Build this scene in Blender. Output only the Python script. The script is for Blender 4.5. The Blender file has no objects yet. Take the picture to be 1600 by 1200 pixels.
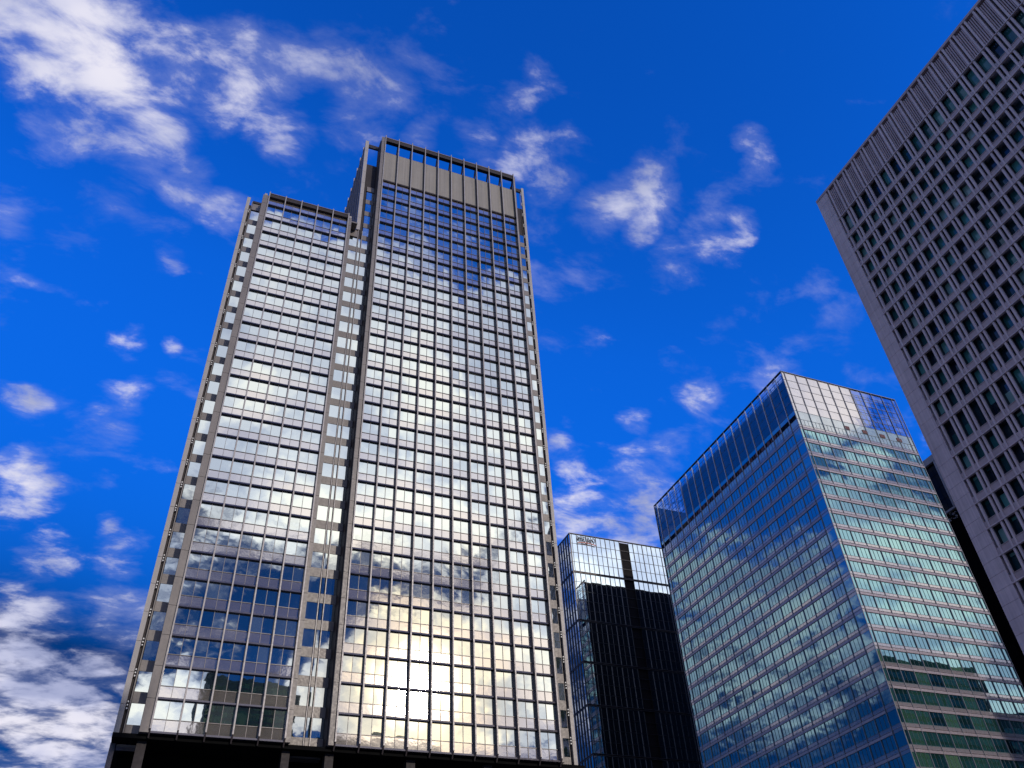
import bpy, bmesh, math, random
from mathutils import Matrix, Vector
random.seed(7)
R = math.radians
scene = bpy.context.scene
col = scene.collection

# ------------------------------------------------------------------ camera
EYE = 1.6                                    # eye height; heights below are given above the eye
AX = ((0.92826585, -0.36862648, -0.0493663), (0.20492247, 0.61770756, -0.75923919), (0.31036961, 0.69465954, 0.64893669))
cam_data = bpy.data.cameras.new('camera')
cam = bpy.data.objects.new('camera', cam_data); col.objects.link(cam)
cam_data.sensor_width = 36.0; cam_data.lens = 29.571
cam_data.clip_start = 0.5; cam_data.clip_end = 6000
m = Matrix.Identity(4)
for i in range(3):
    m[i][0] = AX[0][i]; m[i][1] = -AX[1][i]; m[i][2] = -AX[2][i]
m[2][3] = EYE
cam.matrix_world = m
scene.camera = cam
scene.render.resolution_x = 1024; scene.render.resolution_y = 768

# ------------------------------------------------------------------ colour management
vs = scene.view_settings
vs.view_transform = 'Standard'; vs.look = 'None'; vs.gamma = 1.0; vs.use_curve_mapping = False
vs.exposure = 0.0

# ------------------------------------------------------------------ sun
SUN = Vector((0.2604, -0.8977, 0.3555)).normalized()
sl = bpy.data.lights.new('sun', 'SUN'); sl.energy = 2.0; sl.angle = R(1.0); sl.color = (1.0, 0.92, 0.82)
so = bpy.data.objects.new('sun', sl); col.objects.link(so)
so.location = (60, -200, 200); so.rotation_euler = SUN.to_track_quat('Z', 'Y').to_euler()

# ------------------------------------------------------------------ sky: Nishita blue with scattered cumulus
# clouds as (azimuth, elevation, radius, weight) in degrees
CLOUDS = [
(-26.9,54.8,2.9,1.3),(-22.4,55.2,3.7,1.5),(-17.2,54.3,3.7,1.5),(-13.8,52.6,2.7,1.3),(-19.1,51.1,1.9,0.9),(-13.2,56.5,2.2,0.9),(-6.3,58.6,2.4,1),(-3.1,58.9,2.1,1),
(-0.7,56,1.7,0.8),(-8.5,56.1,1.5,0.6),(0.5,59.5,1.5,0.6),(7.5,58.3,2.2,0.8),(10.8,58.9,1.5,0.8),(4.5,60.3,1.7,0.5),(-8.2,50.7,1.4,0.8),(-4.4,49.9,1.2,0.7),
(14.9,56.8,1,0.8),(30.3,60,1,0.4),(27.6,59.2,1.1,0.45),(25,58.2,1.2,0.45),(22.6,56.9,1.2,0.4),(27.7,55.8,1.7,1),(32.5,55.4,1.6,1),(30,54.2,1.5,0.8),
(40.3,52.2,1.4,0.75),(37,51.5,1.4,0.75),(34.5,51.2,1.4,0.75),(38.3,49.6,1,0.8),(51.6,51.4,1,0.65),(51.2,52.5,0.9,0.6),(47.7,47.5,1.1,1),(44.8,47.2,1.6,0.9),
(41.2,46.2,1.6,0.9),(51.9,42.5,0.9,0.6),(34.2,37.1,0.9,0.8),(33.2,33.8,1.8,1),(36.3,34.6,1.1,0.8),(28.3,33.9,1.3,0.8),(40,37.7,0.9,0.65),(28.5,31.5,2.6,1.2),
(32,30,2.5,1.3),(33.6,30.9,2.1,1),(27.3,36.3,0.9,0.7),(46.4,37.5,1.1,0.6),(-13.4,34.6,1.1,0.75),(-7.1,36.1,1.4,0.7),(-11.9,30,1.9,1.2),(-8.9,26.8,1.5,1.1),
(-5.9,29.2,0.7,0.9),(-4.5,27.5,1.4,0.8),(-8.4,40.1,1,0.7),(-5.3,40.6,0.5,0.7),(-20.1,45,1,0.5),(-7.6,45.8,0.9,0.5),(-9.7,23.2,2,1.2),(-8.2,20.9,2.2,1.3),
(-5.5,19.4,2.5,1.4),(-7.5,18,2.8,1.5),(-4,17.6,2.9,1.5),(-5.9,16,2.4,1.5),(-4,20.4,1.6,0.6),(-3.6,24.1,1.4,0.6),(177.5,43.8,5.7,4),(167,43.1,6.4,4),
(157.6,40.5,6.5,4),(172.6,35.8,6.6,4),(162.2,36.3,7.7,4),(178.6,37.7,6.1,4),(-178,40.5,3.6,3.6),(172.3,47.4,2.5,2.8),(154.3,27.1,3.8,4),(163.8,20.6,5.5,4),
(157.7,21.6,5.2,4),(166.1,23.4,2.4,2.8),(-179.8,18.6,2.8,4),(170.2,20.6,2.3,3.6),(154.4,18.4,2.1,3.2),(131.3,24,4.8,4),(129.5,21.3,3.9,4),(127.7,19.3,3.1,4),
(131.1,35.6,3,4),(133.3,27.7,2.7,3.6),(129.3,30.8,1.5,2.4),(127.5,16.5,2.3,4),(149.5,28.3,3.8,4),(146.3,27.5,2.9,4),(-38.8,23.9,4.3,2.2),(-43,24,3.5,2.2),
(-36.8,26.7,2.8,1.8),(-39.9,19.9,4.2,2),(-44.5,20.2,2.6,1.8),(-35.9,18.9,2.7,1.3),(-34.3,21,1.2,3),(-27.3,28.2,1.7,1.2),(-27.3,24.1,2,1.1),(-27.4,19.4,2.4,1.1),
(-72,30,15,1.5),(-88,48,16,1.5),(-110,25,16,1.5),(-80,66,10,1.2),(-130,45,18,1.5),(-64,12,11,1.3),(-98,10,14,1.3),(110,35,16,1.1),  # left-hand cloud banks out of view, added to whiten the side light
(140,60,12,1),(66,18,12,1),(-160,35,18,1.5),
]
world = bpy.data.worlds.new('World'); scene.world = world; world.use_nodes = True
world.cycles.sampling_method = 'MANUAL'; world.cycles.sample_map_resolution = 512
nt = world.node_tree; nt.nodes.clear()
def N(t, **k):
    n = nt.nodes.new(t)
    for a, b in k.items(): setattr(n, a, b)
    return n
def L(a, b): nt.links.new(a, b)
def MA(op, a, b=None, c=None, clamp=False):
    n = N('ShaderNodeMath', operation=op, use_clamp=clamp)
    for i, v in enumerate((a, b, c)):
        if v is None: continue
        if isinstance(v, (int, float)): n.inputs[i].default_value = v
        else: L(v, n.inputs[i])
    return n.outputs[0]
def MR(v, a, b, c, d, smooth=False):
    n = N('ShaderNodeMapRange'); n.interpolation_type = 'SMOOTHSTEP' if smooth else 'LINEAR'
    L(v, n.inputs[0])
    for i, q in enumerate((a, b, c, d)): n.inputs[i+1].default_value = q
    return n.outputs[0]
def MIX(f, a, b, blend='MIX'):
    n = N('ShaderNodeMix', data_type='RGBA', blend_type=blend)
    if isinstance(f, (int, float)): n.inputs[0].default_value = f
    else: L(f, n.inputs[0])
    for v, s in ((a, n.inputs[6]), (b, n.inputs[7])):
        if isinstance(v, tuple): s.default_value = v + (1,) if len(v) == 3 else v
        else: L(v, s)
    return n.outputs[2]
sky = N('ShaderNodeTexSky', sky_type='NISHITA', sun_disc=False)
sky.sun_elevation = math.asin(SUN.z); sky.sun_rotation = math.atan2(SUN.x, SUN.y)
sky.altitude = 50; sky.air_density = 1.0; sky.dust_density = 0.0; sky.ozone_density = 2.0
tc = N('ShaderNodeTexCoord'); D = tc.outputs['Generated']
def DOT(v):
    n = N('ShaderNodeVectorMath', operation='DOT_PRODUCT'); L(D, n.inputs[0]); n.inputs[1].default_value = v
    return n.outputs['Value']
# three clouds at a time: k*(dir . centre) + offset, kept as one vector
def VM(op, a, b, c=None):
    n = N('ShaderNodeVectorMath', operation=op)
    for q, v in enumerate((a, b, c)):
        if v is None: continue
        if isinstance(v, tuple): n.inputs[q].default_value = v
        else: L(v, n.inputs[q])
    return n.outputs[0]
sep = N('ShaderNodeSeparateXYZ'); L(D, sep.inputs[0])
def splat(v):
    c = N('ShaderNodeCombineXYZ')
    for q in range(3): L(v, c.inputs[q])
    return c.outputs[0]
DX, DY, DZ = [splat(sep.outputs[q]) for q in range(3)]
acc = None
while len(CLOUDS) % 3: CLOUDS.append(CLOUDS[-1])
for i in range(0, len(CLOUDS), 3):
    A, B, C, O = [], [], [], []
    for az, el, rad, wt in CLOUDS[i:i+3]:
        k = wt/(1-math.cos(R(rad*1.25)))
        A.append(k*math.cos(R(el))*math.sin(R(az))); B.append(k*math.cos(R(el))*math.cos(R(az))); C.append(k*math.sin(R(el))); O.append(wt-k)
    v = VM('MULTIPLY_ADD', DX, tuple(A), tuple(O)); v = VM('MULTIPLY_ADD', DY, tuple(B), v); v = VM('MULTIPLY_ADD', DZ, tuple(C), v)
    acc = v if acc is None else VM('MAXIMUM', acc, v)
s3 = N('ShaderNodeSeparateXYZ'); L(acc, s3.inputs[0])
cover = MA('MAXIMUM', MA('MAXIMUM', s3.outputs[0], s3.outputs[1]), s3.outputs[2])
cover = MA('MAXIMUM', cover, -0.55)
# cloud-layer coordinates: direction projected on a flat layer overhead
zz = MA('ADD', MA('MAXIMUM', sep.outputs[2], 0.0), 0.22)
cmb = N('ShaderNodeCombineXYZ')
L(MA('DIVIDE', sep.outputs[0], zz), cmb.inputs[0]); L(MA('DIVIDE', sep.outputs[1], zz), cmb.inputs[1]); cmb.inputs[2].default_value = 0.37
def NOISE(vec, scale, detail, rough, dist=0.0):
    n = N('ShaderNodeTexNoise', noise_dimensions='3D'); n.inputs['Scale'].default_value = scale
    n.inputs['Detail'].default_value = detail; n.inputs['Roughness'].default_value = rough; n.inputs['Distortion'].default_value = dist
    L(vec, n.inputs['Vector']); return n.outputs[0]
P_ = cmb.outputs[0]
n_big = NOISE(P_, 5.0, 2, 0.5)
mpw = N('ShaderNodeMapping'); L(P_, mpw.inputs[0]); mpw.inputs['Rotation'].default_value = (0, 0, R(35)); mpw.inputs['Scale'].default_value = (0.75, 1.25, 1)
n_det = NOISE(mpw.outputs[0], 16.0, 7, 0.60, 0.22)
n_lit = NOISE(P_, 6.5, 4, 0.5)
val = MA('ADD', MA('MULTIPLY_ADD', cover, 0.85, -0.20), MA('MULTIPLY', MA('SUBTRACT', n_det, 0.5), 4.8))
val = MA('ADD', val, MA('MULTIPLY', MA('SUBTRACT', n_big, 0.50), 1.5))
dens = MR(val, -0.05, 1.5, 0.0, 1.0, True)
wisp = MR(MA('ADD', MA('MULTIPLY', cover, 0.6), MA('ADD', MA('MULTIPLY', MA('SUBTRACT', n_det, 0.5), 3.0), MA('MULTIPLY', MA('SUBTRACT', n_big, 0.5), 2.0))), -0.22, 1.25, 0.0, 0.34, True)
dens = MA('MAXIMUM', dens, wisp)
up = MR(sep.outputs[2], 0.0, 0.06, 0.0, 1.0)
dens = MA('MULTIPLY', dens, up)
sdot = MA('MAXIMUM', DOT(tuple(SUN)), 0.0)
glow_w = MA('POWER', sdot, 3.0); glow_n = MA('POWER', sdot, 70.0); glow_t = MA('POWER', sdot, 140.0)
shade = MR(n_lit, 0.32, 0.66, 0.56, 1.0, True)
bright = MA('MULTIPLY', shade, MA('ADD', 0.92, MA('ADD', MA('MULTIPLY', glow_w, 1.05), MA('MULTIPLY', glow_n, 0.6))))
ctint = MIX(glow_w, (0.90, 0.88, 1.0), (1.0, 0.985, 0.95))
ctint = MIX(glow_t, ctint, (1.0, 0.74, 0.40))
ctint = MIX(MR(shade, 0.56, 1.0, 1.0, 0.0), ctint, MIX(1.0, ctint, (0.80, 0.90, 1.22), 'MULTIPLY'))
vm = N('ShaderNodeVectorMath', operation='SCALE'); L(ctint, vm.inputs[0]); L(bright, vm.inputs['Scale'])
gam = N('ShaderNodeGamma'); L(sky.outputs[0], gam.inputs[0]); gam.inputs[1].default_value = 1.35
skyc = MIX(1.0, gam.outputs[0], (0.05, 0.92, 2.35), 'MULTIPLY')
sb = N('ShaderNodeSeparateColor'); L(skyc, sb.inputs[0])
sc_ = MR(sb.outputs[2], 7.0, 20.0, 1.0, 0.10)
sv = N('ShaderNodeVectorMath', operation='SCALE'); L(skyc, sv.inputs[0]); L(sc_, sv.inputs['Scale']); skyc = sv.outputs[0]
bg_s = N('ShaderNodeBackground'); L(skyc, bg_s.inputs[0]); bg_s.inputs[1].default_value = 0.10
bg_c = N('ShaderNodeBackground'); L(vm.outputs[0], bg_c.inputs[0]); bg_c.inputs[1].default_value = 1.0
mx = N('ShaderNodeMixShader'); L(dens, mx.inputs[0]); L(bg_s.outputs[0], mx.inputs[1]); L(bg_c.outputs[0], mx.inputs[2])
out = N('ShaderNodeOutputWorld'); L(mx.outputs[0], out.inputs[0])

# ------------------------------------------------------------------ materials
def new_mat(name):
    global nt
    mt = bpy.data.materials.new(name); mt.use_nodes = True
    nt = mt.node_tree; nt.nodes.clear()
    return mt
def finish(sh):
    o = N('ShaderNodeOutputMaterial'); L(sh, o.inputs[0])
def pos():
    return N('ShaderNodeNewGeometry').outputs['Position']
def cellrand(cell, off=(0, 0, 0)):
    """a random number for each facade cell of the given size"""
    a = N('ShaderNodeVectorMath', operation='SUBTRACT'); L(pos(), a.inputs[0]); a.inputs[1].default_value = off
    s = N('ShaderNodeVectorMath', operation='DIVIDE'); L(a.outputs[0], s.inputs[0]); s.inputs[1].default_value = cell
    f = N('ShaderNodeVectorMath', operation='FLOOR'); L(s.outputs[0], f.inputs[0])
    w = N('ShaderNodeTexWhiteNoise', noise_dimensions='3D'); L(f.outputs[0], w.inputs[0])
    return w.outputs[0], w.outputs[1]
def bump(h, strength, dist):
    b = N('ShaderNodeBump'); b.inputs['Strength'].default_value = strength; b.inputs['Distance'].default_value = dist
    L(h, b.inputs['Height']); return b.outputs[0]
def ramp(f, stops):
    n = N('ShaderNodeValToRGB'); L(f, n.inputs[0])
    e = n.color_ramp.elements
    while len(e) < len(stops): e.new(0.5)
    for q, (p, c) in zip(e, stops): q.position = p; q.color = c + (1,)
    return n.outputs[0]
def glass(name, cell, off, inside, tint, refl0, refl1, rough=0.012, wave=0.05):
    """coated window glass: a mirror-like outer face over the room behind it"""
    mt = new_mat(name)
    rv, rc = cellrand(cell, off)
    room = ramp(rv, inside)
    d = N('ShaderNodeBsdfDiffuse'); L(room, d.inputs[0])
    g = N('ShaderNodeBsdfGlossy'); g.inputs['Color'].default_value = tint + (1,); g.inputs['Roughness'].default_value = rough
    w = NOISE(pos(), 0.55, 2, 0.5)
    nb = bump(w, wave, 0.05); L(nb, g.inputs['Normal'])
    lw = N('ShaderNodeLayerWeight'); lw.inputs[0].default_value = 0.35
    f = MR(lw.outputs['Fresnel'], 0.0, 0.7, refl0, refl1)
    hz = N('ShaderNodeBsdfGlossy'); hz.inputs['Color'].default_value = tint + (1,); hz.inputs['Roughness'].default_value = 0.10
    gm = N('ShaderNodeMixShader'); gm.inputs[0].default_value = 0.025; L(g.outputs[0], gm.inputs[1]); L(hz.outputs[0], gm.inputs[2])
    x = N('ShaderNodeMixShader'); L(f, x.inputs[0]); L(d.outputs[0], x.inputs[1]); L(gm.outputs[0], x.inputs[2])
    finish(x.outputs[0]); return mt
def solid(name, c, rough=0.5, metal=0.0, var=0.15, scale=0.4, spec=0.5, bmp=0.0, streak=0.0, coat=0.0):
    mt = new_mat(name)
    p = N('ShaderNodeBsdfPrincipled')
    n1 = NOISE(pos(), scale, 5, 0.6)
    f = MR(n1, 0.3, 0.7, 1-var, 1+var)
    if streak:
        mp = N('ShaderNodeMapping'); L(pos(), mp.inputs[0]); mp.inputs['Scale'].default_value = (2.6, 2.6, 0.05)
        n2 = NOISE(mp.outputs[0], 1.0, 4, 0.6)
        f = MA('MULTIPLY', f, MR(n2, 0.3, 0.7, 1-streak, 1+streak))
    cc = N('ShaderNodeVectorMath', operation='SCALE'); cc.inputs[0].default_value = c; L(f, cc.inputs['Scale'])
    L(cc.outputs[0], p.inputs['Base Color'])
    n3 = NOISE(pos(), 3.0, 4, 0.6)
    L(MR(n3, 0.3, 0.7, max(0.02, rough-0.08), rough+0.08), p.inputs['Roughness'])
    p.inputs['Metallic'].default_value = metal; p.inputs['Specular IOR Level'].default_value = spec
    p.inputs['Coat Weight'].default_value = coat; p.inputs['Coat Roughness'].default_value = 0.04
    if bmp: L(bump(NOISE(pos(), 12.0, 5, 0.6), bmp, 0.02), p.inputs['Normal'])
    finish(p.outputs[0]); return mt
def panel_gloss(name, c, cell, off, refl, rough=0.05, var=0.12):
    """polished cladding panels, each a little different in tone"""
    mt = new_mat(name)
    rv, rc = cellrand(cell, off)
    f = MR(rv, 0, 1, 1-var, 1+var)
    cc = N('ShaderNodeVectorMath', operation='SCALE'); cc.inputs[0].default_value = c; L(f, cc.inputs['Scale'])
    d = N('ShaderNodeBsdfDiffuse'); L(cc.outputs[0], d.inputs[0])
    g = N('ShaderNodeBsdfGlossy'); g.inputs['Color'].default_value = (0.95, 0.9, 0.86, 1); g.inputs['Roughness'].default_value = rough
    L(bump(NOISE(pos(), 0.9, 2, 0.5), 0.10, 0.05), g.inputs['Normal'])
    x = N('ShaderNodeMixShader'); x.inputs[0].default_value = refl; L(d.outputs[0], x.inputs[1]); L(g.outputs[0], x.inputs[2])
    finish(x.outputs[0]); return mt

M = {}
M['t_glass'] = glass('tower_window_glass', (1.605, 40, 4.105), (-0.5, 100, 1.3), [(0.0, (0.004, 0.014, 0.016)), (0.6, (0.008, 0.026, 0.028)), (0.8, (0.03, 0.05, 0.05)), (1.0, (0.12, 0.15, 0.14))], (0.93, 0.98, 0.92), 0.52, 0.92)
M['t_span'] = panel_gloss('tower_spandrel_panel', (0.17, 0.145, 0.125), (1.605, 40, 4.105), (-0.5, 100, 1.3), 0.46)
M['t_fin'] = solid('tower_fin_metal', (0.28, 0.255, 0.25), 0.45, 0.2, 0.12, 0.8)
M['t_finshade'] = solid('tower_fin_shade_tone', (0.075, 0.06, 0.06), 0.5, 0.1, 0.12, 0.8)  # same fin metal, with the shade on its sides put into the colour
M['t_mull'] = solid('tower_mullion_metal', (0.12, 0.105, 0.105), 0.4, 0.3, 0.1, 0.8)
M['t_ledge'] = solid('tower_ledge_metal', (0.13, 0.115, 0.12), 0.22, 0.6, 0.1, 0.8)
M['t_pier'] = solid('tower_pier_stone', (0.155, 0.132, 0.12), 0.45, 0.1, 0.14, 0.3, streak=0.08)
M['t_cream'] = solid('tower_edge_cladding', (0.33, 0.295, 0.27), 0.45, 0.0, 0.1, 0.3, streak=0.06)
M['t_mech'] = solid('tower_crown_panel', (0.215, 0.19, 0.162), 0.55, 0.1, 0.08, 0.25, streak=0.16)
M['t_dark'] = solid('tower_dark_metal', (0.035, 0.028, 0.029), 0.6, 0.0, 0.2, 0.5, spec=0.2)
M['t_louvre'] = solid('tower_louvre_metal', (0.13, 0.11, 0.12), 0.5, 0.3, 0.15, 0.5)
M['t_bracket'] = solid('tower_bracket_paint', (0.72, 0.70, 0.66), 0.4, 0.0, 0.05, 0.5)
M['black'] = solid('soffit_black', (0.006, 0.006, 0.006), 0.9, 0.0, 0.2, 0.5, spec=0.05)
M['c_glass'] = glass('teal_window_glass', (3.70, 3.69, 4.2), (139.42, 133.05, 106.0), [(0.0, (0.004, 0.014, 0.012)), (0.3, (0.008, 0.035, 0.025)), (0.65, (0.025, 0.08, 0.05)), (0.9, (0.05, 0.13, 0.07)), (1.0, (0.11, 0.20, 0.10))], (0.50, 0.81, 0.82), 0.44, 0.80)
M['c_bar'] = solid('teal_ledge_aluminium', (0.34, 0.285, 0.30), 0.35, 0.5, 0.08, 0.6)
M['c_strip'] = panel_gloss('teal_spandrel_panel', (0.25, 0.215, 0.215), (3.70, 3.69, 4.2), (139.42, 133.05, 106.0), 0.30)
M['c_mul'] = solid('teal_mullion_metal', (0.20, 0.205, 0.22), 0.4, 0.6, 0.08, 0.6)
M['c_thin'] = solid('teal_thin_mullion_metal', (0.10, 0.13, 0.14), 0.45, 0.4, 0.08, 0.6)
M['c_crownmul'] = solid('crown_mullion_metal', (0.52, 0.50, 0.55), 0.4, 0.3, 0.06, 0.6)
M['c_pale'] = panel_gloss('crown_pale_panel', (0.46, 0.42, 0.37), (3.70, 3.69, 2.7), (139.42, 133.05, 133.14), 0.42)  # pale base colour puts the reflected cloud into these front panels
M['c_short'] = panel_gloss('teal_opaque_panel', (0.30, 0.40, 0.40), (1.85, 1.85, 2.0), (139.42, 133.05, 131.0), 0.30)
M['c_vent'] = solid('vent_hatch_paint', (0.10, 0.022, 0.018), 0.6, 0.0, 0.1, 1.0)
M['r_conc'] = solid('precast_concrete', (0.58, 0.45, 0.44), 0.75, 0.0, 0.12, 0.35, spec=0.3, bmp=0.25, streak=0.16)
M['r_conc2'] = solid('precast_spandrel', (0.44, 0.33, 0.325), 0.75, 0.0, 0.2, 0.2, spec=0.3, bmp=0.25, streak=0.08)
M['r_glass'] = glass('precast_window_glass', (60, 2.55, 4.03), (90, 66.0, 1.0), [(0.0, (0.006, 0.01, 0.02)), (0.35, (0.01, 0.04, 0.05)), (0.6, (0.02, 0.10, 0.10)), (0.85, (0.08, 0.24, 0.22)), (1.0, (0.26, 0.36, 0.33))], (0.55, 0.80, 1.0), 0.03, 0.30)
M['r_frame'] = solid('window_frame_bronze', (0.03, 0.03, 0.035), 0.5, 0.3, 0.1, 1.0)
M['b_glass'] = glass('black_tower_glass', (1.85, 1.85, 3.5), (120.87, 228.0, 1.6), [(0.0, (0.003, 0.004, 0.006)), (0.8, (0.004, 0.006, 0.010)), (1.0, (0.010, 0.014, 0.018))], (0.86, 0.96, 0.97), 0.74, 0.95, wave=0.03)
M['b_mul'] = solid('black_tower_mullion', (0.055, 0.052, 0.055), 0.35, 0.7, 0.1, 1.0)
M['b_light'] = solid('black_tower_fin', (0.10, 0.09, 0.09), 0.4, 0.7, 0.1, 1.0)
M['b_void'] = solid('black_tower_recess', (0.010, 0.008, 0.008), 0.7, 0.0, 0.2, 0.5, spec=0.1)
M['sign_dark'] = solid('sign_letter_paint', (0.035, 0.035, 0.05), 0.5, 0.0, 0.05, 1.0)
M['sign_red'] = solid('sign_arc_paint', (0.52, 0.16, 0.10), 0.5, 0.0, 0.05, 1.0)
M['g_frame'] = solid('far_frame_stone', (0.30, 0.27, 0.25), 0.6, 0.0, 0.1, 0.5)
M['g_glass'] = glass('far_dark_glass', (3, 3, 4), (200, 120, 1.6), [(0, (0.002, 0.002, 0.003)), (1, (0.006, 0.006, 0.007))], (0.8, 0.8, 0.8), 0.008, 0.06)
M['o_wall'] = solid('office_wall_stone', (0.03, 0.031, 0.033), 0.7, 0.0, 0.15, 0.3)
M['o_glass'] = glass('office_green_glass', (1.9, 30, 3.9), (0, 0, 0), [(0, (0.004, 0.010, 0.006)), (0.4, (0.010, 0.05, 0.025)), (0.75, (0.03, 0.11, 0.04)), (1, (0.10, 0.19, 0.06))], (0.7, 0.95, 0.8), 0.10, 0.6)
def asphalt():
    mt = new_mat('asphalt'); p = N('ShaderNodeBsdfPrincipled')
    f = NOISE(pos(), 0.2, 8, 0.65); L(ramp(f, [(0.3, (0.035, 0.035, 0.037)), (0.7, (0.065, 0.063, 0.06))]), p.inputs['Base Color'])
    p.inputs['Roughness'].default_value = 0.85; L(bump(NOISE(pos(), 40, 3, 0.6), 0.4, 0.01), p.inputs['Normal'])
    finish(p.outputs[0]); return mt
M['asphalt'] = asphalt()
M['paving'] = solid('granite_paving', (0.22, 0.215, 0.205), 0.7, 0.0, 0.18, 0.5, bmp=0.2)
M['kerb'] = solid('kerb_stone', (0.30, 0.295, 0.28), 0.7, 0.0, 0.12, 0.8)
M['paint'] = solid('road_paint', (0.75, 0.75, 0.72), 0.6, 0.0, 0.08, 2.0)
def clear_glass():
    mt = new_mat('crown_screen_glass')
    t = N('ShaderNodeBsdfTransparent'); t.inputs[0].default_value = (0.50, 0.62, 0.74, 1)
    g = N('ShaderNodeBsdfGlossy'); g.inputs['Color'].default_value = (0.9, 0.96, 1, 1); g.inputs['Roughness'].default_value = 0.02
    L(bump(NOISE(pos(), 0.5, 2, 0.5), 0.10, 0.05), g.inputs['Normal'])
    lw = N('ShaderNodeLayerWeight'); lw.inputs[0].default_value = 0.35
    x = N('ShaderNodeMixShader'); L(MR(lw.outputs['Fresnel'], 0, 0.7, 0.13, 0.5), x.inputs[0]); L(t.outputs[0], x.inputs[1]); L(g.outputs[0], x.inputs[2])
    finish(x.outputs[0]); return mt
M['c_clear'] = clear_glass()
M['c_lattice'] = solid('crown_lattice_steel', (0.07, 0.08, 0.11), 0.5, 0.2, 0.1, 1.0)
M['c_plant'] = solid('crown_plant_wall', (0.022, 0.025, 0.05), 0.8, 0.0, 0.15, 0.4)

# ------------------------------------------------------------------ geometry helpers
BOXF = ((0, 3, 2, 1), (4, 5, 6, 7), (0, 1, 5, 4), (1, 2, 6, 5), (2, 3, 7, 6), (3, 0, 4, 7))
def boxv(x0, x1, y0, y1, z0, z1):
    return [(x0, y0, z0), (x1, y0, z0), (x1, y1, z0), (x0, y1, z0), (x0, y0, z1), (x1, y0, z1), (x1, y1, z1), (x0, y1, z1)]
def seen(p):
    """pixel position and distance of a world point for the camera"""
    q = Vector((p[0], p[1], p[2]-EYE))
    c = [sum(AX[i][j]*q[j] for j in range(3)) for i in range(3)]
    if c[2] <= 1: return None
    u = 0.5+c[0]/c[2]*29.571/36; v = 0.5+c[1]/c[2]*29.571/27
    return u, v, q.length
class Geo:
    def __init__(s): s.v = []; s.f = []; s.sm = []
    def box(s, x0, x1, y0, y1, z0, z1):
        b = len(s.v); s.v += boxv(x0, x1, y0, y1, z0+EYE, z1+EYE)
        s.f += [tuple(b+i for i in q) for q in BOXF]; s.sm += [False]*6; return s
    def prism(s, pts, axis, a, b):
        """extrude a polygon (2-D points in the other two axes) along one axis"""
        n = len(pts); o = len(s.v)
        for t in (a, b):
            for p, q in pts:
                s.v.append({'x': (t, p, q+EYE), 'y': (p, t, q+EYE), 'z': (p, q, t+EYE)}[axis])
        s.f += [tuple(o+i for i in range(n)), tuple(o+n+i for i in reversed(range(n)))]
        s.f += [(o+i, o+n+i, o+n+(i+1) % n, o+(i+1) % n) for i in range(n)]
        s.sm += [False]*(n+2); return s
    def bar(s, a, b, w):
        a = Vector(a)+Vector((0, 0, EYE)); b = Vector(b)+Vector((0, 0, EYE)); d = (b-a).normalized()
        u = d.orthogonal().normalized()*w/2; t = d.cross(u).normalized()*w/2
        o = len(s.v); s.v += [tuple(p+e) for p in (a, b) for e in (u+t, u-t, -u-t, -u+t)]
        s.f += [(o, o+1, o+2, o+3), (o+7, o+6, o+5, o+4)]+[(o+i, o+4+i, o+4+(i+1) % 4, o+(i+1) % 4) for i in range(4)]
        s.sm += [False]*6; return s
    def add(s, g, mat):
        o = len(s.v); s.v += [tuple(mat @ Vector(p)) for p in g.v]; s.f += [tuple(o+i for i in q) for q in g.f]; s.sm += g.sm
    def mesh(s, name, mat, org=(0, 0, 0), fix=True):
        me = bpy.data.meshes.new(name)
        me.from_pydata([(p[0]-org[0], p[1]-org[1], p[2]-org[2]) for p in s.v], [], s.f)
        me.polygons.foreach_set('use_smooth', s.sm); me.materials.append(mat)
        if fix:
          bm = bmesh.new(); bm.from_mesh(me); bmesh.ops.recalc_face_normals(bm, faces=bm.faces); bm.to_mesh(me); bm.free()
        me.update(); return me
def pane_geo(w, h, bulge, n=4):
    """a pane facing -Y with a slightly bowed face and thin edges"""
    g = Geo()
    for j in range(n+1):
        for i in range(n+1):
            u = i/n*2-1; t = j/n*2-1
            g.v.append((u*w/2, -bulge*(1-u*u)*(1-t*t), t*h/2))
    for j in range(n):
        for i in range(n):
            a = j*(n+1)+i; g.f.append((a, a+1, a+n+2, a+n+1)); g.sm.append(True)
    o = len(g.v)
    g.v += [(-w/2, 0, -h/2), (w/2, 0, -h/2), (w/2, 0, h/2), (-w/2, 0, h/2), (-w/2, .04, -h/2), (w/2, .04, -h/2), (w/2, .04, h/2), (-w/2, .04, h/2)]
    g.f += [(o, o+4, o+5, o+1), (o+1, o+5, o+6, o+2), (o+2, o+6, o+7, o+3), (o+3, o+7, o+4, o)]; g.sm += [False]*4
    return g
def tag(o, label, cat, group=None):
    o['label'] = label; o['category'] = cat
    if group: o['group'] = group
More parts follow.
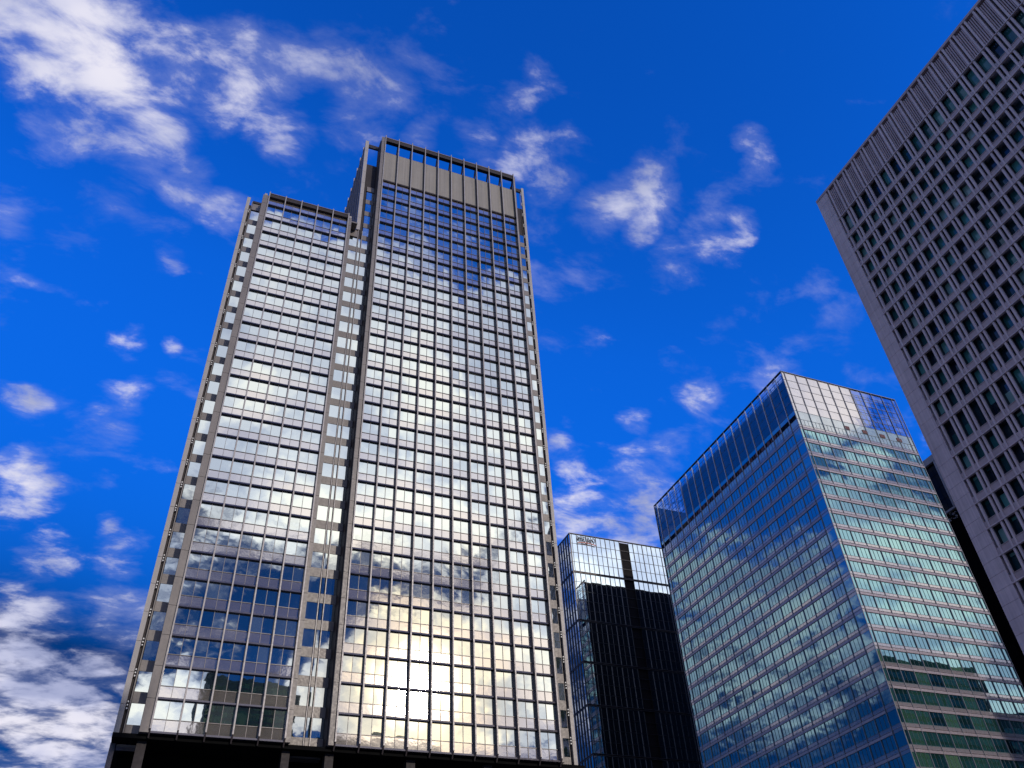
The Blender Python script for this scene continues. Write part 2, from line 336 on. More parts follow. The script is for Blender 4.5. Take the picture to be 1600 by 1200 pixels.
class Thing:
    def __init__(s, name, label, cat, org, group=None):
        s.o = bpy.data.objects.new(name, None); col.objects.link(s.o)
        s.org = org; s.o.location = org; s.o.empty_display_size = 2; tag(s.o, label, cat, group)
    def part(s, name, geo, mat, parent=None, kind=None, label=None, fix=True):
        o = bpy.data.objects.new(name, geo.mesh(name, M[mat], s.org, fix)); col.objects.link(o); o.parent = parent or s.o
        if kind: o['kind'] = kind
        if label: o['label'] = label
        return o
    def boxpart(s, name, mat, *b, parent=None): return s.part(name, Geo().box(*b), mat, parent)
    def panes(s, name, items, mat, bulge=0.004, tilt=0.12, limit=300, n=4):
        """items: (x, y, z centre above eye, width, height, rotation); the ones that show largest become parts, the rest one joined part"""
        sc = []
        for it in items:
            p = (it[0], it[1], it[2]+EYE); q = seen(p); k = 0
            if q and -0.03 < q[0] < 1.03 and -0.03 < q[1] < 1.03: k = it[3]*it[4]/q[2]**2
            sc.append(k)
        order = sorted(range(len(items)), key=lambda i: -sc[i])
        rest = Geo(); cache = {}; rnd = random.Random(len(items)); parts = 0
        for rank, i in enumerate(order):
            x, y, z, w, h, rz = items[i]
            var = rnd.choice((1.0, 0.55, -0.5, 0.8))
            key = (round(w, 2), round(h, 2), var)
            rx = R(rnd.gauss(0, tilt)); rt = R(rnd.gauss(0, tilt))
            mw = Matrix.Translation((x, y, z+EYE)) @ Matrix.Rotation(rz+rt, 4, 'Z') @ Matrix.Rotation(rx, 4, 'X')
            if rank < limit and sc[i] > 0:
                if key not in cache: cache[key] = pane_geo(w, h, bulge*var, n).mesh(name, M[mat], fix=False)
                o = bpy.data.objects.new(name, cache[key]); col.objects.link(o); o.parent = s.o
                o.matrix_local = Matrix.Translation([-c for c in s.org]) @ mw; parts += 1
            else:
                rest.add(pane_geo(w, h, bulge*var, n), mw)
        if rest.v: s.part(name+'_field', rest, mat, kind='stuff', fix=False)
FX = R(-90)                                    # turns a pane that faces -Y to face -X

# ------------------------------------------------------------------ ground
def structure(name, geo, mat):
    o = bpy.data.objects.new(name, geo.mesh(name, M[mat])); col.objects.link(o); o['kind'] = 'structure'; return o
Z0 = -EYE
g = Geo(); g.v = [(-2500, -2500, 0), (2500, -2500, 0), (2500, 2500, 0), (-2500, 2500, 0)]; g.f = [(0, 1, 2, 3)]; g.sm = [False]
structure('ground', g, 'paving')
def sheet(x0, x1, y0, y1, z):
    q = Geo(); q.v = [(x0, y0, z), (x1, y0, z), (x1, y1, z), (x0, y1, z)]; q.f = [(0, 1, 2, 3)]; q.sm = [False]; return q
structure('road', sheet(-600, 600, 74, 100, 0.004), 'asphalt')
for nm, y0, y1 in (('kerb', 73.7, 74.0), ('kerb', 100.0, 100.3)):
    structure(nm, Geo().box(-600, 600, y0, y1, Z0, Z0+0.13), 'kerb')
q = Geo()
for i in range(-40, 41):
    b = len(q.v); q.v += [(i*12, 86.9, .008), (i*12+6, 86.9, .008), (i*12+6, 87.1, .008), (i*12, 87.1, .008)]; q.f.append((b, b+1, b+2, b+3)); q.sm.append(False)
structure('lane_marking', q, 'paint')

# ------------------------------------------------------------------ grey high-rise with two stepped blocks
def build_tower():
    T = Thing('high_rise_tower', 'tallest grey high-rise in two stepped blocks with vertical fins and mirrored windows', 'skyscraper', (26, 132, 0))
    ZB, P = 40.1, 4.105
    BAY = 3.21; LX = -0.5; RX = 21.93
    NL, NR = 25, 29
    yg, yf, ys = 112.75, 112.0, 115.4
    zl = lambda k: ZB+P*k
    BK = 150
    # cores
    T.boxpart('lower_block_core', 't_dark', -1.6, 16.2, 112.95, BK-0.3, 36.0, 140.8)
    T.boxpart('taller_block_core', 't_dark', 21.2, 54.4, 112.97, BK-0.6, 36.02, 157.4)
    T.boxpart('lower_wing_core', 't_dark', -4.5, 18.2, 115.70, BK, 36.04, 140.9)
    T.boxpart('taller_wing_core', 't_dark', 18.6, 57.9, 115.72, BK-0.1, 36.06, 166.0)
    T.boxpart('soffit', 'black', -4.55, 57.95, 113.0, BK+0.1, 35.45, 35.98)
    T.boxpart('lower_roof_deck', 't_pier', -1.65, 17.7, 113.2, BK-0.2, 140.95, 141.3)
    # podium
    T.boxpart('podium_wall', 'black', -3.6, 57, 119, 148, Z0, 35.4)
    for x0, x1, y0, y1 in ((-1.65, -0.55, 112.6, 114.2), (15.6, 16.6, 112.6, 114.2), (21.1, 22.2, 112.6, 114.2), (32, 33.2, 112.8, 114.2), (43, 44.2, 112.8, 114.2), (53.5, 54.6, 112.6, 114.2)):
        T.boxpart('column', 't_dark', x0, x1, y0+1.2, y1+1.2, Z0, 35.44)
    T.boxpart('edge_column', 't_louvre', -4.6, -4.0, 115.3, 117, Z0, 35.44)
    T.boxpart('soffit_panel', 't_mull', 16.7, 20.9, 115.6, 117.2, 35.2, 35.44)
    T.boxpart('soffit_panel', 't_cream', -3.9, -1.7, 115.6, 117.2, 35.2, 35.44)
    T.boxpart('edge_column', 't_cream', 57.35, 57.95, 115.0, 116.5, Z0, 35.44)
    win, span = [], []
    def curtain(x0, nb, nf):
        for i in range(2*nb):
            cx = x0+BAY/2*(i+0.5)
            for k in range(nf):
                z = zl(k)
                win.append((cx, yg, z-1.15, BAY/2-0.05, 2.26, 0))
                span.append((cx, yg+0.02, z-3.09, BAY/2-0.05, 1.38, 0))
    curtain(LX, 5, NL); curtain(RX, 10, NR)
    # opaque strips above the highest windows
    for i in range(10): span.append((LX+BAY/2*(i+.5), yg+0.02, zl(NL-1)+1.35, BAY/2-0.05, 1.9, 0))
    for i in range(20): span.append((RX+BAY/2*(i+.5), yg+0.02, zl(NR-1)+1.25, BAY/2-0.05, 1.6, 0))
    # recessed strips of single windows between and beside the blocks
    for k in range(NR):
        z = zl(k)+0.3
        rows = [(-2.52, 1.62), (17.42, 1.80), (18.83, 0.44), (20.12, 1.56)] if k < NL else [(20.12, 1.56)]
        if k == NL-1: rows = [(-2.52, 1.62), (17.42, 1.80), (18.83, 0.44), (20.12, 1.56)]
        rows = rows+[(56.5, 1.02)]
        for cx, w in rows:
            win.append((cx, ys+0.06, z-1.32, w, 2.62, 0))
            sp = (cx, ys, z-3.38, w+0.1, 1.46, 0)
            span_s.append(sp)
    T.panes('window_pane', win, 't_glass', 0.0045, 0.16)
    T.panes('spandrel_panel', span, 't_span', 0.002, 0.10, n=2)
    T.panes('stone_panel', span_s, 't_pier', 0.0, 0.02, n=1)
    sw = [(-4.52, 118.0+3.2*j, zl(k)-1.15, 2.6, 2.4, FX) for j in range(10) for k in range(NL)]
    T.panes('side_window_pane', sw, 't_glass', 0.004, 0.1, limit=0, n=2)
    ss_ = [(-4.53, 118.0+3.2*j, zl(k)-3.2, 3.1, 1.5, FX) for j in range(10) for k in range(NL)]
    T.panes('side_panel', ss_, 't_pier', 0.0, 0.02, limit=0, n=1)
    # horizontal ledges and transoms, one per floor and block
    for x0, x1, nf in ((LX-0.05, LX+5*BAY+0.05, NL), (RX-0.05, RX+10*BAY+0.05, NR)):
        for k in range(-1, nf):
            z = zl(k)
            if k >= 0: T.boxpart('transom', 't_mull', x0, x1, yg-0.06, yg+0.03, z-2.38, z-2.30)
            g = Geo().prism([(112.38, z+0.02), (yg+0.1, z), (yg+0.1, z+0.29), (112.44, z+0.27)], 'x', x0, x1)
            T.part('ledge', g, 't_ledge')
    # fins and mullions
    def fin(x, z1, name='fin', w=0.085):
        g = Geo().prism([(yf, 36.4), (yg-0.02, 35.5), (yg-0.02, z1), (yf, z1)], 'x', x-w, x+w); f_ = T.part(name, g, 't_finshade')
        T.boxpart('fin_front_edge', 't_fin', x-w-0.01, x+w+0.01, yf-0.04, yf-0.003, 36.4, z1, parent=f_)  # lighter strip for the sunlit front edge; fin body carries the shade tone
    for i in range(6): fin(LX+BAY*i, 142.1)
    for i in range(11): fin(RX+BAY*i, 174.0)
    for i in range(5): T.boxpart('mullion', 't_mull', LX+BAY*(i+.5)-.03, LX+BAY*(i+.5)+.03, yg-0.09, yg-0.01, 36.05, 140.7)
    for i in range(10): T.boxpart('mullion', 't_mull', RX+BAY*(i+.5)-.03, RX+BAY*(i+.5)+.03, yg-0.09, yg-0.01, 36.05, 157.3)
    # parapet of the lower block
    T.boxpart('parapet_beam', 't_dark', -0.6, 15.7, 112.2, 113.3, 140.85, 141.75)
    T.boxpart('parapet_cap', 't_louvre', -0.62, 15.72, 112.12, 113.4, 141.77, 141.95)
    # piers, stacked in storey-high pieces with open joints
    def pier(x0, x1, y0, y1, ztop, mat, name='pier', p0=0, parent=None, z=36.0):
        k = p0
        while z < ztop-0.3:
            z1 = min(z+P, ztop); T.boxpart(name, mat, x0, x1, y0, y1, z+0.025, z1-0.025); z = z1
    pier(-1.68, -0.62, 112.30, 112.94, 141.2, 't_pier')
    pier(15.62, 16.30, 112.30, 112.94, 141.0, 't_pier')
    pier(21.10, 21.80, 112.25, 112.96, 173.4, 't_pier')
    pier(-4.60, -3.95, 115.1, 115.68, 142.6, 't_cream', 'edge_pier')
    pier(57.38, 57.98, 115.1, 115.70, 173.8, 't_cream', 'edge_pier')
    T.boxpart('side_pier', 't_pier', 54.12, 54.5, 112.3, 112.96, 36.0, 173.2)
    T.boxpart('strip_jamb', 't_pier', 55.3, 55.95, 115.3, 115.69, 36.0, 173.0)
    T.boxpart('strip_jamb', 't_dark', -1.72, -1.5, 113.0, 115.69, 36.1, 141)
    for x in (18.40, 19.22): T.boxpart('strip_mullion', 't_fin', x-0.06, x+0.06, 115.18, 115.42, 36.0, 141.5)
    T.boxpart('strip_jamb', 't_dark', 20.95, 21.15, 113.0, 115.69, 36.1, 172.8)
    # slots at the outer edges with rows of small white brackets
    for x0, x1, zt in ((-3.92, -3.40, 141.6), (57.08, 57.34, 173)):
        T.boxpart('slot_jamb', 't_pier', x0+(0.36 if x0 < 0 else -0.06), x0+(0.50 if x0 < 0 else 0.0), 115.2 if x0 < 0 else 115.5, 115.68, 36.1, zt)
        g = Geo(); k = 0
        while zl(k)+0.5 < zt:
            for j in range(3): g.box(x0+0.08, x0+0.24, 115.2, 115.45, zl(k)-0.55+0.42*j, zl(k)-0.37+0.42*j)
            k += 1
        T.part('bracket_row', g, 't_bracket', kind='stuff')
    # crown of the taller block
    for i in range(10):
        T.boxpart('crown_panel', 't_mech', RX+BAY*i+0.10, RX+BAY*(i+1)-0.10, 112.75, 112.95, 157.75, 168.3)
    T.boxpart('crown_sill', 't_dark', 21.8, 54.2, 112.5, 113.2, 157.2, 157.62)
    T.boxpart('crown_wall_top', 't_dark', 21.8, 54.2, 112.98, 113.3, 157.7, 168.7)
    T.boxpart('crown_top_beam', 't_dark', 21.8, 54.2, 112.2, 113.1, 172.1, 173.2)
    T.boxpart('crown_top_cap', 't_louvre', 21.75, 54.25, 112.12, 113.2, 173.22, 173.5)
    for i in range(11):
        x = RX+BAY*i
        T.part('crown_strut', Geo().bar((x, 112.9, 172.2), (x, 114.9, 167.6), 0.28), 't_dark')
    for i in range(10):
        x = RX+BAY*(i+.5); T.boxpart('gutter_bracket', 't_cream', x-0.6, x+0.5, 113.4, 113.6, 168.7, 168.95)
    # open wing of the crown and the ribbed side wall above the lower block
    pier(17.85, 18.62, 115.05, 115.70, 174.2, 't_cream', 'crown_edge_pier', z=141.45)
    g = Geo()
    T.boxpart('side_wall', 't_dark', 18.15, 18.55, 115.75, BK, 141.4, 172.9)
    for j in range(44): g.box(17.92, 18.14, 116.1+0.78*j, 116.1+0.78*j+0.30, 141.5, 172.8)
    T.part('louvre_rib', g, 't_louvre', kind='stuff')
    for j in range(11): T.boxpart('side_fin', 't_fin', 17.72, 18.14, 117.2+3.12*j, 117.32+3.12*j, 141.4, 174.4)
    T.boxpart('side_wall_cap', 't_dark', 17.9, 18.6, 115.75, BK, 172.95, 173.4)
    T.boxpart('crown_cross_beam', 't_dark', 18.62, 21.1, 115.2, 115.6, 172.0, 173.2)
    T.boxpart('crown_cross_beam', 't_dark', 54.5, 57.4, 115.2, 115.6, 172.0, 173.2)
    for x in (-4.27, -1.2, 16.0): 
        T.boxpart('roof_bracket', 't_cream', x-0.25, x+0.25, 112.5 if x > -2 else 115.2, 113.2 if x > -2 else 115.8, 141.3, 141.9)
    T.boxpart('strip_parapet', 't_pier', -3.35, -1.7, 115.35, 115.69, 139.3, 141.2)
    T.boxpart('strip_parapet_cap', 't_dark', -3.4, -1.7, 115.2, 115.8, 141.3, 141.9)
    T.boxpart('strip_parapet', 't_pier', 16.32, 18.35, 115.35, 115.69, 139.3, 141.4)
    T.boxpart('strip_parapet', 't_pier', 19.3, 20.94, 115.35, 115.69, 155.6, 157.2)
span_s = []
build_tower()

# ------------------------------------------------------------------ teal glass office block
def build_teal():
    T = Thing('glass_office_block', 'teal glass office block with pale horizontal ledges and a tall glazed crown', 'office building', (157, 165, 0))
    XF, YF, XE, YE = 138.3, 130.0, 177.8, 201.3
    top, cb = 147.84, 131.54
    yg, xg = YF+0.20, XF+0.20
    zs = [129.6-4.2*k for k in range(31)]
    T.boxpart('core', 'c_plant', xg+0.2, XE-0.4, yg+0.2, YE-0.3, Z0, cb-0.1)
    T.boxpart('rear_wall', 'b_void', XF+0.1, XE-0.1, YE-0.28, YE, Z0, top-0.6)
    T.boxpart('right_side_wall', 'c_plant', XE-0.35, XE-0.02, YF+0.5, YE-0.3, Z0, cb)
    mx_ = [139.42+3.70*i for i in range(11)]
    my_ = [133.05+3.69*i for i in range(19)]
    xb = [XF+0.05]+mx_+[XE]
    yb = [YF+0.05]+my_+[YE-0.3]
    win, strip, short = [], [], []
    def faces(f):
        for a, b in zip(xb[:-1], xb[1:]): f((a+b)/2, b-a, 'Y')
        for a, b in zip(yb[:-1], yb[1:]): f((a+b)/2, b-a, 'X')
    def place(lst, c, w, z, h, face, back=0.0):
        if face == 'Y': lst.append((c, yg+back, z, w, h, 0))
        else: lst.append((xg+back, c, z, w, h, FX))
    def cells(c, w, face):
        for z in zs:
            if z-4.2 < -EYE: continue
            nsub = 1
            place(win, c, w-0.08, z-1.4-1.40, 2.76, face)
            place(strip, c, w-0.08, z-0.31, 0.60, face, -0.06)
            place(strip, c, w-0.08, z-1.02, 0.70, face, 0.0)
        place(short, c, w-0.08, 130.57, 1.86, face)
    faces(cells)
    T.panes('window_pane', win, 'c_glass', 0.006, 0.14)
    T.panes('spandrel_strip', strip, 'c_strip', 0.0, 0.05, n=1)
    T.panes('opaque_panel', short, 'c_short', 0.002, 0.08, n=2)
    for z in zs:
        if z < 0: continue
        T.boxpart('ledge', 'c_bar', XF+1.15, XE-0.1, YF+0.02, yg+0.02, z-1.38, z-0.86)
        T.boxpart('ledge', 'c_bar', XF+0.02, xg+0.02, YF+3.1, YE-1.8, z-1.38, z-0.86)
        T.boxpart('rail', 'c_bar', XF+0.02, XE, YF+0.10, yg+0.02, z-0.66, z-0.60)
        T.boxpart('rail', 'c_bar', XF+0.10, xg+0.02, YF+0.4, YE-0.3, z-0.66, z-0.60)
        T.boxpart('rail', 'c_thin', XF+0.03, XE, YF+0.12, yg+0.02, z, z+0.09)
        T.boxpart('rail', 'c_thin', XF+0.12, xg+0.02, YF+0.42, YE-0.3, z, z+0.09)
    for x in mx_:
        T.boxpart('mullion', 'c_mul', x-.06, x+.06, YF-0.02, yg+0.01, Z0, cb)
        T.boxpart('crown_mullion', 'c_mul', x-.06, x+.06, YF-0.02, yg+0.01, cb+0.02, top-0.15)
    for y in my_:
        T.boxpart('mullion', 'c_mul', XF-0.02, xg+0.01, y-.06, y+.06, Z0, cb)
        T.boxpart('crown_mullion', 'c_crownmul', XF-0.02, xg+0.01, y-.08, y+.08, cb+0.02, top-0.15)
        T.boxpart('crown_light_strip', 'c_crownmul', xg-0.02, xg+0.06, y+0.35, y+1.6, 146.75, 147.25)
    for a, b in zip(xb[1:-2], xb[2:-1]):
        for t in (1/3, 2/3): T.boxpart('thin_mullion', 'c_thin', a+(b-a)*t-.022, a+(b-a)*t+.022, yg-0.07, yg+0.01, Z0, cb)
    for a, b in zip(yb[1:-2], yb[2:-1]):
        for t in (1/3, 2/3): T.boxpart('thin_mullion', 'c_thin', xg-0.07, xg+0.01, a+(b-a)*t-.022, a+(b-a)*t+.022, Z0, cb)
    T.boxpart('corner_post', 'c_mul', XF, XF+0.16, YF, YF+0.16, Z0, top)
    T.boxpart('corner_post', 'c_mul', XE-0.1, XE+0.06, YF, YF+0.16, Z0, top)
    T.boxpart('corner_post', 'c_mul', XF, XF+0.16, YE-0.2, YE-0.04, Z0, top)
    # crown: glazed screen on a steel frame round an open roof
    rows = [131.54, 134.27, 137.03, 139.65, 142.34, 145.02, 147.70]
    scr, low, pale_bays, lowx = [], [], [], []
    def crown(c, w, face):
        for r, (a, b) in enumerate(zip(rows[:-1], rows[1:])):
            tgt = low if r == 0 else scr
            if face == 'X' and r == 0: 
                place(lowx, c, w-0.08, a+2.05, 1.25, face); continue
            if face == 'X' and r == 5:
                place(scr, c, w-0.08, (a+b)/2-0.35, b-a-0.8, face); continue
            if face == 'Y' and c < 160 and r > 0: tgt = pale_bays
            place(tgt, c, w-0.08, (a+b)/2, b-a-0.06, face)
    faces(crown)
    T.panes('crown_pane', scr, 'c_clear', 0.006, 0.22)
    T.panes('crown_pale_panel', pale_bays, 'c_pale', 0.003, 0.25, n=3)
    T.panes('crown_low_pane', lowx, 'c_glass', 0.002, 0.08, n=2)
    T.panes('crown_opaque_panel', low, 'c_short', 0.002, 0.08, n=2)
    for z in rows:
        T.boxpart('crown_rail', 'c_mul', XF+0.02, XE, YF+0.14, yg+0.03, z-0.035, z+0.035)
        T.boxpart('crown_rail', 'c_thin', XF+0.14, xg+0.03, YF+0.3, YE-0.3, z-0.02, z+0.02)
    T.boxpart('crown_cap', 'c_mul', XF-0.03, XE+0.06, YF-0.03, YF+0.6, 147.74, 147.92)
    T.boxpart('crown_cap', 'c_thin', XF-0.03, XF+0.6, YF+0.62, YE, 147.74, 147.92)
    T.boxpart('vent_band', 'c_vent', xg-0.02, xg+0.1, 136.8, 184.4, 131.66, 132.75)
    g = Geo()
    for i in range(52): 
        if i % 3: g.box(xg-0.06, xg-0.01, 136.9+0.92*i, 137.35+0.92*i, 131.7, 132.72)
    T.part('vent_grille', g, 'black', kind='stuff')
    for x in (154.9, 161.0, 166.9, 172.7): T.boxpart('vent_hatch', 'c_vent', x-0.85, x+0.85, YF+0.06, yg+0.05, 131.75, 132.85)
    g = Geo()
    for i in range(22): g.box(XF+1.0+1.74*i, XF+1.14+1.74*i, YF+1.3, YF+1.44, cb, 147.4)
    for i in range(39): g.box(XF+1.3, XF+1.44, YF+1.6+1.8*i, YF+1.74+1.8*i, cb, 147.4)
    for k in range(9):
        z = 133.2+1.75*k
        g.box(XF+0.9, XE-0.6, YF+1.5, YF+1.6, z, z+0.13); g.box(XF+1.5, XF+1.6, YF+1.7, YE-1, z, z+0.13)
    for i in range(18):
        z = 134+1.5*(i % 9); g.bar((XF+1.6, YF+4+3.7*i, z), (XF+5.5, YF+4+3.7*i, z+1.2), 0.12)
    for i in range(7): g.bar((XE-18+2.4*i, YF+1.6, 133), (XE-18+2.4*i, YF+6, 146), 0.14)
    T.part('crown_lattice', g, 'c_lattice', kind='stuff')
    T.boxpart('roof_deck', 'c_plant', XF+0.6, XE-0.5, YF+0.6, YE-0.5, cb-0.3, cb-0.02)
    T.boxpart('plant_room', 'c_plant', XF+2.4, XF+10, YF+2.6, YE-13, cb, 147.0)
    T.boxpart('plant_room', 'c_plant', XF+10.1, XE-14, YF+5, YE-16, cb, 145.0)
build_teal()

# ------------------------------------------------------------------ black glass tower with a sign
def build_black():
    T = Thing('black_glass_tower', 'black glass office tower with a lettered sign on its top edge, between two taller buildings', 'office building', (140, 234, 0))
    XF, YF, XE, YE = 119.9, 228.0, 166.0, 239.4
    top = 149.7
    T.boxpart('core', 'b_void', XF+0.55, XE-0.2, YF+0.5, YE-0.2, Z0, top-0.4)
    mods = [149.7, 135.0, 117.6, 103.7, 90.3, 76.0, 61.8, 47.6, 33.4, 19.2]
    sub = [4, 5, 4, 4, 4, 4, 4, 4, 4]
    xs_ = [XF+0.1]+[120.87+1.85*i for i in range(25)]
    yb = [YF+0.1+1.87*i for i in range(7)]
    win = []; side = []
    rails = []
    for (a, b), n in zip(zip(mods[:-1], mods[1:]), sub):
        h = (a-b-0.5)/n
        for r in range(n):
            z = a-0.25-h*(r+.5); rails.append(z-h/2)
            for i in range(len(xs_)-1):
                if i in (11, 12): continue
                win.append(((xs_[i]+xs_[i+1])/2, YF+0.25, z, xs_[i+1]-xs_[i]-0.06, h-0.05, 0))
            for i in range(6):
                side.append((XF+0.17, (yb[i]+yb[i+1])/2, z, 1.80, h-0.05, FX))
    T.panes('window_pane', win, 'b_glass', 0.003, 0.07)
    T.panes('side_window_pane', side, 'b_glass', 0.003, 0.07)
    for i, x in enumerate(xs_[1:]):
        if i in (11,): continue
        if i % 2 == 1: T.boxpart('fin', 'b_light', x-.055, x+.055, YF+0.02, YF+0.24, Z0, top-0.1)
        else: T.boxpart('mullion', 'b_mul', x-.05, x+.05, YF+0.12, YF+0.24, Z0, top-0.1)
    for y in yb[1:]: T.boxpart('side_fin', 'b_mul', XF-0.06, XF+0.16, y-.28, y+.28, Z0, top-0.1)
    T.boxpart('corner_post', 'b_mul', XF, XF+0.4, YF+0.0, YF+0.22, Z0, top-0.05)
    for z in rails:
        T.boxpart('transom', 'b_mul', XF+0.42, XE-0.2, YF+0.16, YF+0.27, z-.045, z+.045)
        T.boxpart('transom', 'b_mul', XF+0.10, XF+0.19, YF+0.3, YE, z-.07, z+.07)
    for z in mods[1:]:
        for dz in (-0.22, 0.22):
            T.boxpart('band_rail', 'b_light', XF-0.05, XE, YF-0.05, YF+0.3, z+dz-.07, z+dz+.07)
            T.boxpart('band_rail', 'b_light', XF-0.06, XF+0.45, YF+0.32, YE, z+dz-.07, z+dz+.07)
    T.boxpart('parapet_cap', 'b_mul', XF-0.06, XE, YF-0.06, YF+0.5, top-0.12, top+0.08)
    T.boxpart('parapet_cap', 'b_mul', XF-0.06, XF+0.5, YF+0.52, YE, top-0.12, top+0.08)
    # lettered sign
    cu = bpy.data.curves.new('sign_text', 'FONT'); cu.body = 'MIZUHO'; cu.size = 2.05; cu.extrude = 0.12; cu.space_character = 1.02; cu.offset = 0.0
    to = bpy.data.objects.new('sign_text', cu); col.objects.link(to)
    bpy.context.view_layer.update()
    me = bpy.data.meshes.new_from_object(to.evaluated_get(bpy.context.evaluated_depsgraph_get()))
    bpy.data.objects.remove(to); me.materials.clear(); me.materials.append(M['sign_dark'])
    xs2 = [v.co.x for v in me.vertices]; w = max(xs2)-min(xs2); sc = 6.7/w
    S = Thing('lettered_sign', 'dark lettered sign with a red arc at the top left of the black glass tower', 'sign', (126.2, 227.7, 146.5+EYE))
    o = bpy.data.objects.new('letters', me); col.objects.link(o); o.parent = S.o
    o.rotation_euler = (R(90), 0, 0); o.scale = (sc, 1.35*sc/sc, 1); o.location = (-3.35-min(xs2)*sc, 0, 0.35)
    g = Geo(); n = 16
    for i in range(n):
        def yy(t): return 146.15+0.62*(1-(2*t-1)**2)*0.6-0.1*t
        t0, t1 = i/n, (i+1)/n; x0, x1 = 122.7+7.0*t0, 122.7+7.0*t1
        b = len(g.v)
        for x, t in ((x0, t0), (x1, t1)):
            for y in (227.62, 227.8):
                for dz in (-0.16, 0.16): g.v.append((x, y, yy(t)+dz+EYE))
        g.f += [(b, b+1, b+5, b+4), (b+2, b+6, b+7, b+3), (b+1, b+3, b+7, b+5), (b, b+4, b+6, b+2)]; g.sm += [False]*4
    S.part('arc', g, 'sign_red')
build_black()

# ------------------------------------------------------------------ precast concrete building on the right
def build_right():
    T = Thing('precast_building', 'mauve grey concrete building with a dense grid of deep square windows, on the right', 'office building', (118, 30, 0))
    X0, Y1, Y0 = 100.0, 71.1, 18.0
    BAY = 2.55; YS = 68.2; top = 132.3; mb = 123.4
    lines = [123.4, 117.8, 113.97, 110.15]
    for i in range(9): lines.append(lines[-1]-4.017)
    lines.append(lines[-1]-5.6)
    while lines[-1] > 4: lines.append(lines[-1]-4.03)
    nb = int((YS-Y0)/BAY)
    Y0 = YS-BAY*nb-0.6
    T.boxpart('core', 'r_frame', X0+1.10, 134, Y0+0.3, Y1-0.35, Z0, 131.0)
    T.boxpart('rear_wall', 'r_conc', X0+0.8, 134, Y1-0.34, Y1-0.02, Z0, 131.5)
    T.boxpart('roof_edge', 'r_conc2', X0-0.06, 134, Y0, Y1+0.02, 131.72, 132.3)
    # blank corner zone of storey-high boards
    zz_ = [131.7]+lines
    for a, b in zip(zz_[:-1], zz_[1:]):
        n = 2 if a-b < 6 else 4
        for j in range(n):
            h = (a-b)/n; T.boxpart('concrete_panel', 'r_conc', X0, X0+0.8, YS+0.04, Y1, a-h*(j+1)+0.018, a-h*j-0.018)
    win, spn, slot, sslot = [], [], [], []
    for j in range(nb):
        ya = YS-BAY*j
        s0, p1, w0, p2 = ya, ya-0.33, ya-0.33-0.40, ya-BAY+0.40      # slot, pier, window, pier
        for (a, b) in ((p1, p1-0.40), (p2, p2-0.40)):
            g = Geo().prism([(X0, b+0.04), (X0+0.28, b), (X0+0.28, a), (X0, a-0.04)], 'z', Z0, mb-0.0)
            pr = T.part('pier', g, 'r_conc')
            T.boxpart('jamb', 'r_frame', X0+0.29, X0+1.08, b+0.01, a-0.01, Z0, mb, parent=pr)
            T.boxpart('crown_pier', 'r_conc', X0, X0+0.9, b+0.03, a-0.03, mb+0.02, 131.7)
        wc = (w0+p2)/2; ww = w0-p2
        for a, b in zip(lines[:-1], lines[1:]):
            h = a-b; sh = 1.1; hw = h-sh-0.1
            win.append((X0+0.95, wc, a-0.06-hw/2, ww, hw, FX))
            spn.append((X0+0.12, wc, b+sh/2+0.02, ww, sh-0.05, FX))
            slot.append((X0+0.62, s0-0.165, a-0.06-hw/2, 0.33, hw, FX))
            sslot.append((X0+0.04, s0-0.165, b+sh/2+0.02, 0.33, sh-0.05, FX))
    T.panes('window_pane', win, 'r_glass', 0.002, 0.10, n=2)
    T.panes('spandrel_panel', spn, 'r_conc2', 0.0, 0.02, n=1)
    T.panes('slot_pane', slot, 'r_frame', 0.0, 0.02, n=1)
    T.panes('slot_panel', sslot, 'r_conc2', 0.0, 0.02, n=1)
    for a in lines[:-1]: T.boxpart('floor_band', 'r_conc', X0-0.10, X0+0.30, Y0+0.3, YS+0.02, a-0.075, a+0.075)
    g = Geo()
    for b in lines[1:]:
        for j in range(nb):
            ya = YS-BAY*j; g.box(X0+0.05, X0+0.30, ya-BAY+0.40, ya-0.73, b+1.10, b+1.18)
    T.part('window_sill', g, 'r_conc2', kind='stuff')
    # louvred plant storey
    T.boxpart('louvre_backing', 'r_frame', X0+0.7, X0+0.9, Y0+0.3, YS, mb, 131.7)
    g = Geo()
    for j in range(nb):
        ya = YS-BAY*j; w0 = ya-0.73; w1 = ya-BAY+0.40
        for i in range(4):
            y = w0-(w0-w1)*(i+0.5)/4; g.box(X0+0.22, X0+0.68, y-0.10, y+0.10, mb+0.1, 131.2)
    T.part('louvre_rib', g, 'r_conc2', kind='stuff')
build_right()

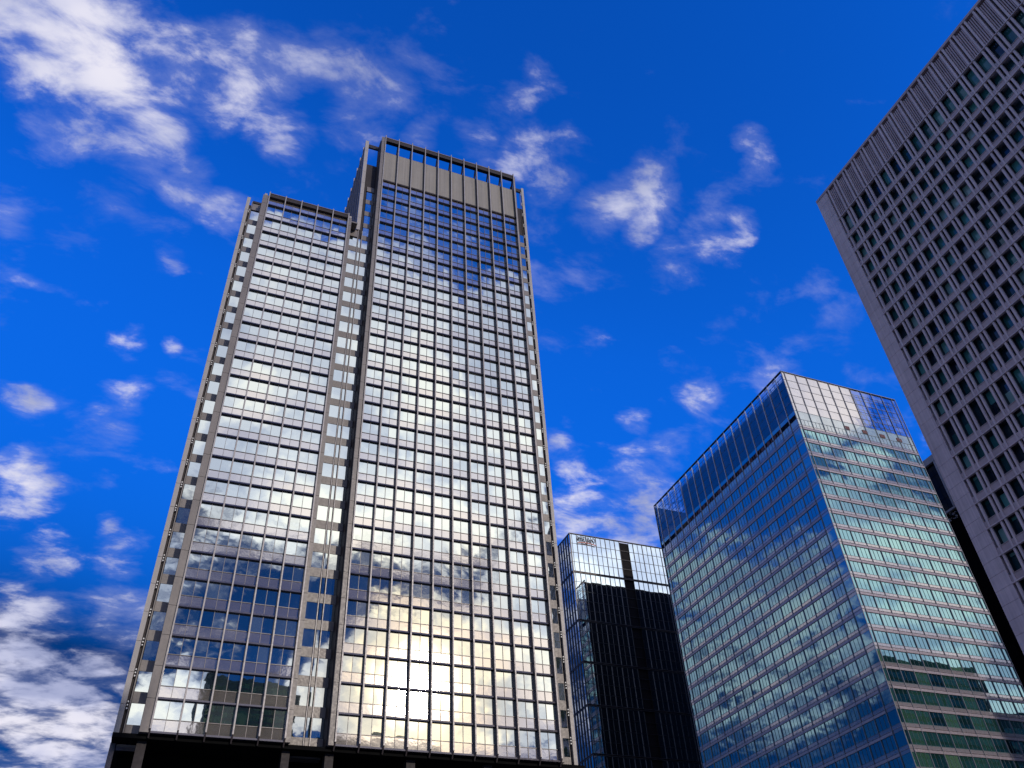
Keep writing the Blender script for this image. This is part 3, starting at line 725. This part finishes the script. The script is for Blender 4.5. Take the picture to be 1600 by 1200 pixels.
# ------------------------------------------------------------------ dark building in the gap behind
def build_gap():
    T = Thing('dark_glass_building', 'dark building with a pale roof frame in the gap beside the concrete building', 'office building', (215, 145, 0))
    T.boxpart('core', 'black', 200.9, 236, 118, 172, Z0, 139.6)
    T.boxpart('roof_frame', 'g_frame', 199.9, 236.2, 117.8, 172.2, 139.7, 141.8)
    for y in (142.6, 118.2): T.boxpart('frame_post', 'g_frame', 199.95, 200.8, y-0.3, y+0.3, 124.0, 139.65)
    T.boxpart('frame_post', 'g_frame', 200.1, 200.8, 141.5, 141.9, 124.0, 139.65)
    items = []
    for k in range(33):
        for j in range(18): items.append((200.85, 119.5+3*j, 138-4*k, 2.9, 3.85, FX))
    T.panes('window_pane', items, 'g_glass', 0.002, 0.1, n=1)
    T.boxpart('terrace_edge', 'g_frame', 199.9, 200.8, 118, 172, 123.3, 123.9)
    rb = random.Random(4); g = Geo()
    for i in range(40):
        y = 143+rb.random()*6; z = 120.5+rb.random()*3; s = 0.15+0.3*rb.random(); g.box(200.2, 200.6, y, y+s, z, z+s*0.8)
    T.part('terrace_plant_box', g, 'g_frame', kind='stuff')
build_gap()

# ------------------------------------------------------------------ offices across the street, seen mirrored in the glass
def office(name, label, x0, x1, y0, y1, h, org, face):
    T = Thing(name, label, 'office building', org)
    T.boxpart('body', 'o_wall', x0, x1, y0, y1, Z0, h)
    T.boxpart('parapet', 'o_wall', x0-0.15, x1+0.15, y0-0.15, y1+0.15, h, h+1.0)
    n = int((x1-x0-0.6)/1.9); g = Geo()
    k = 0
    while 4+3.9*k+2.6 < h-1:
        for i in range(n):
            xa = x0+0.3+1.9*i; g.box(xa, xa+1.75, y1+0.02, y1+0.06, 4+3.9*k, 4+3.9*k+2.7)
        k += 1
    T.part('window_pane', g, 'o_glass', kind='stuff')
    for i in range(0, n+1, 2): T.boxpart('pilaster', 'o_wall', x0+0.22+1.9*i-0.1, x0+0.22+1.9*i+0.1, y1+0.01, y1+0.2, Z0, h)
    return T
office('dark_office_tower', 'dark office tower mirrored in the low left windows of the tallest high-rise', 11.2, 42, -75, -40, 101.5, (26, -57, 0), 1)
office('low_office_wing', 'lower dark office wing mirrored along the bottom windows of the tallest high-rise', 44, 86, -75, -41, 87.0, (65, -58, 0), 1)
office('green_office_building', 'dark green office building mirrored in the lower windows of the teal glass block', 196, 254.5, 24, 60, 103.5, (225, 42, 0), 1)
office('green_office_wing', 'lower green office building mirrored at the bottom right of the teal glass block', 256, 310, 24, 60.5, 88.8, (283, 42, 0), 1)

# ------------------------------------------------------------------ render settings
scene.render.engine = 'CYCLES'
scene.cycles.max_bounces = 8; scene.cycles.glossy_bounces = 5; scene.cycles.transparent_max_bounces = 12
scene.cycles.sample_clamp_indirect = 6.0
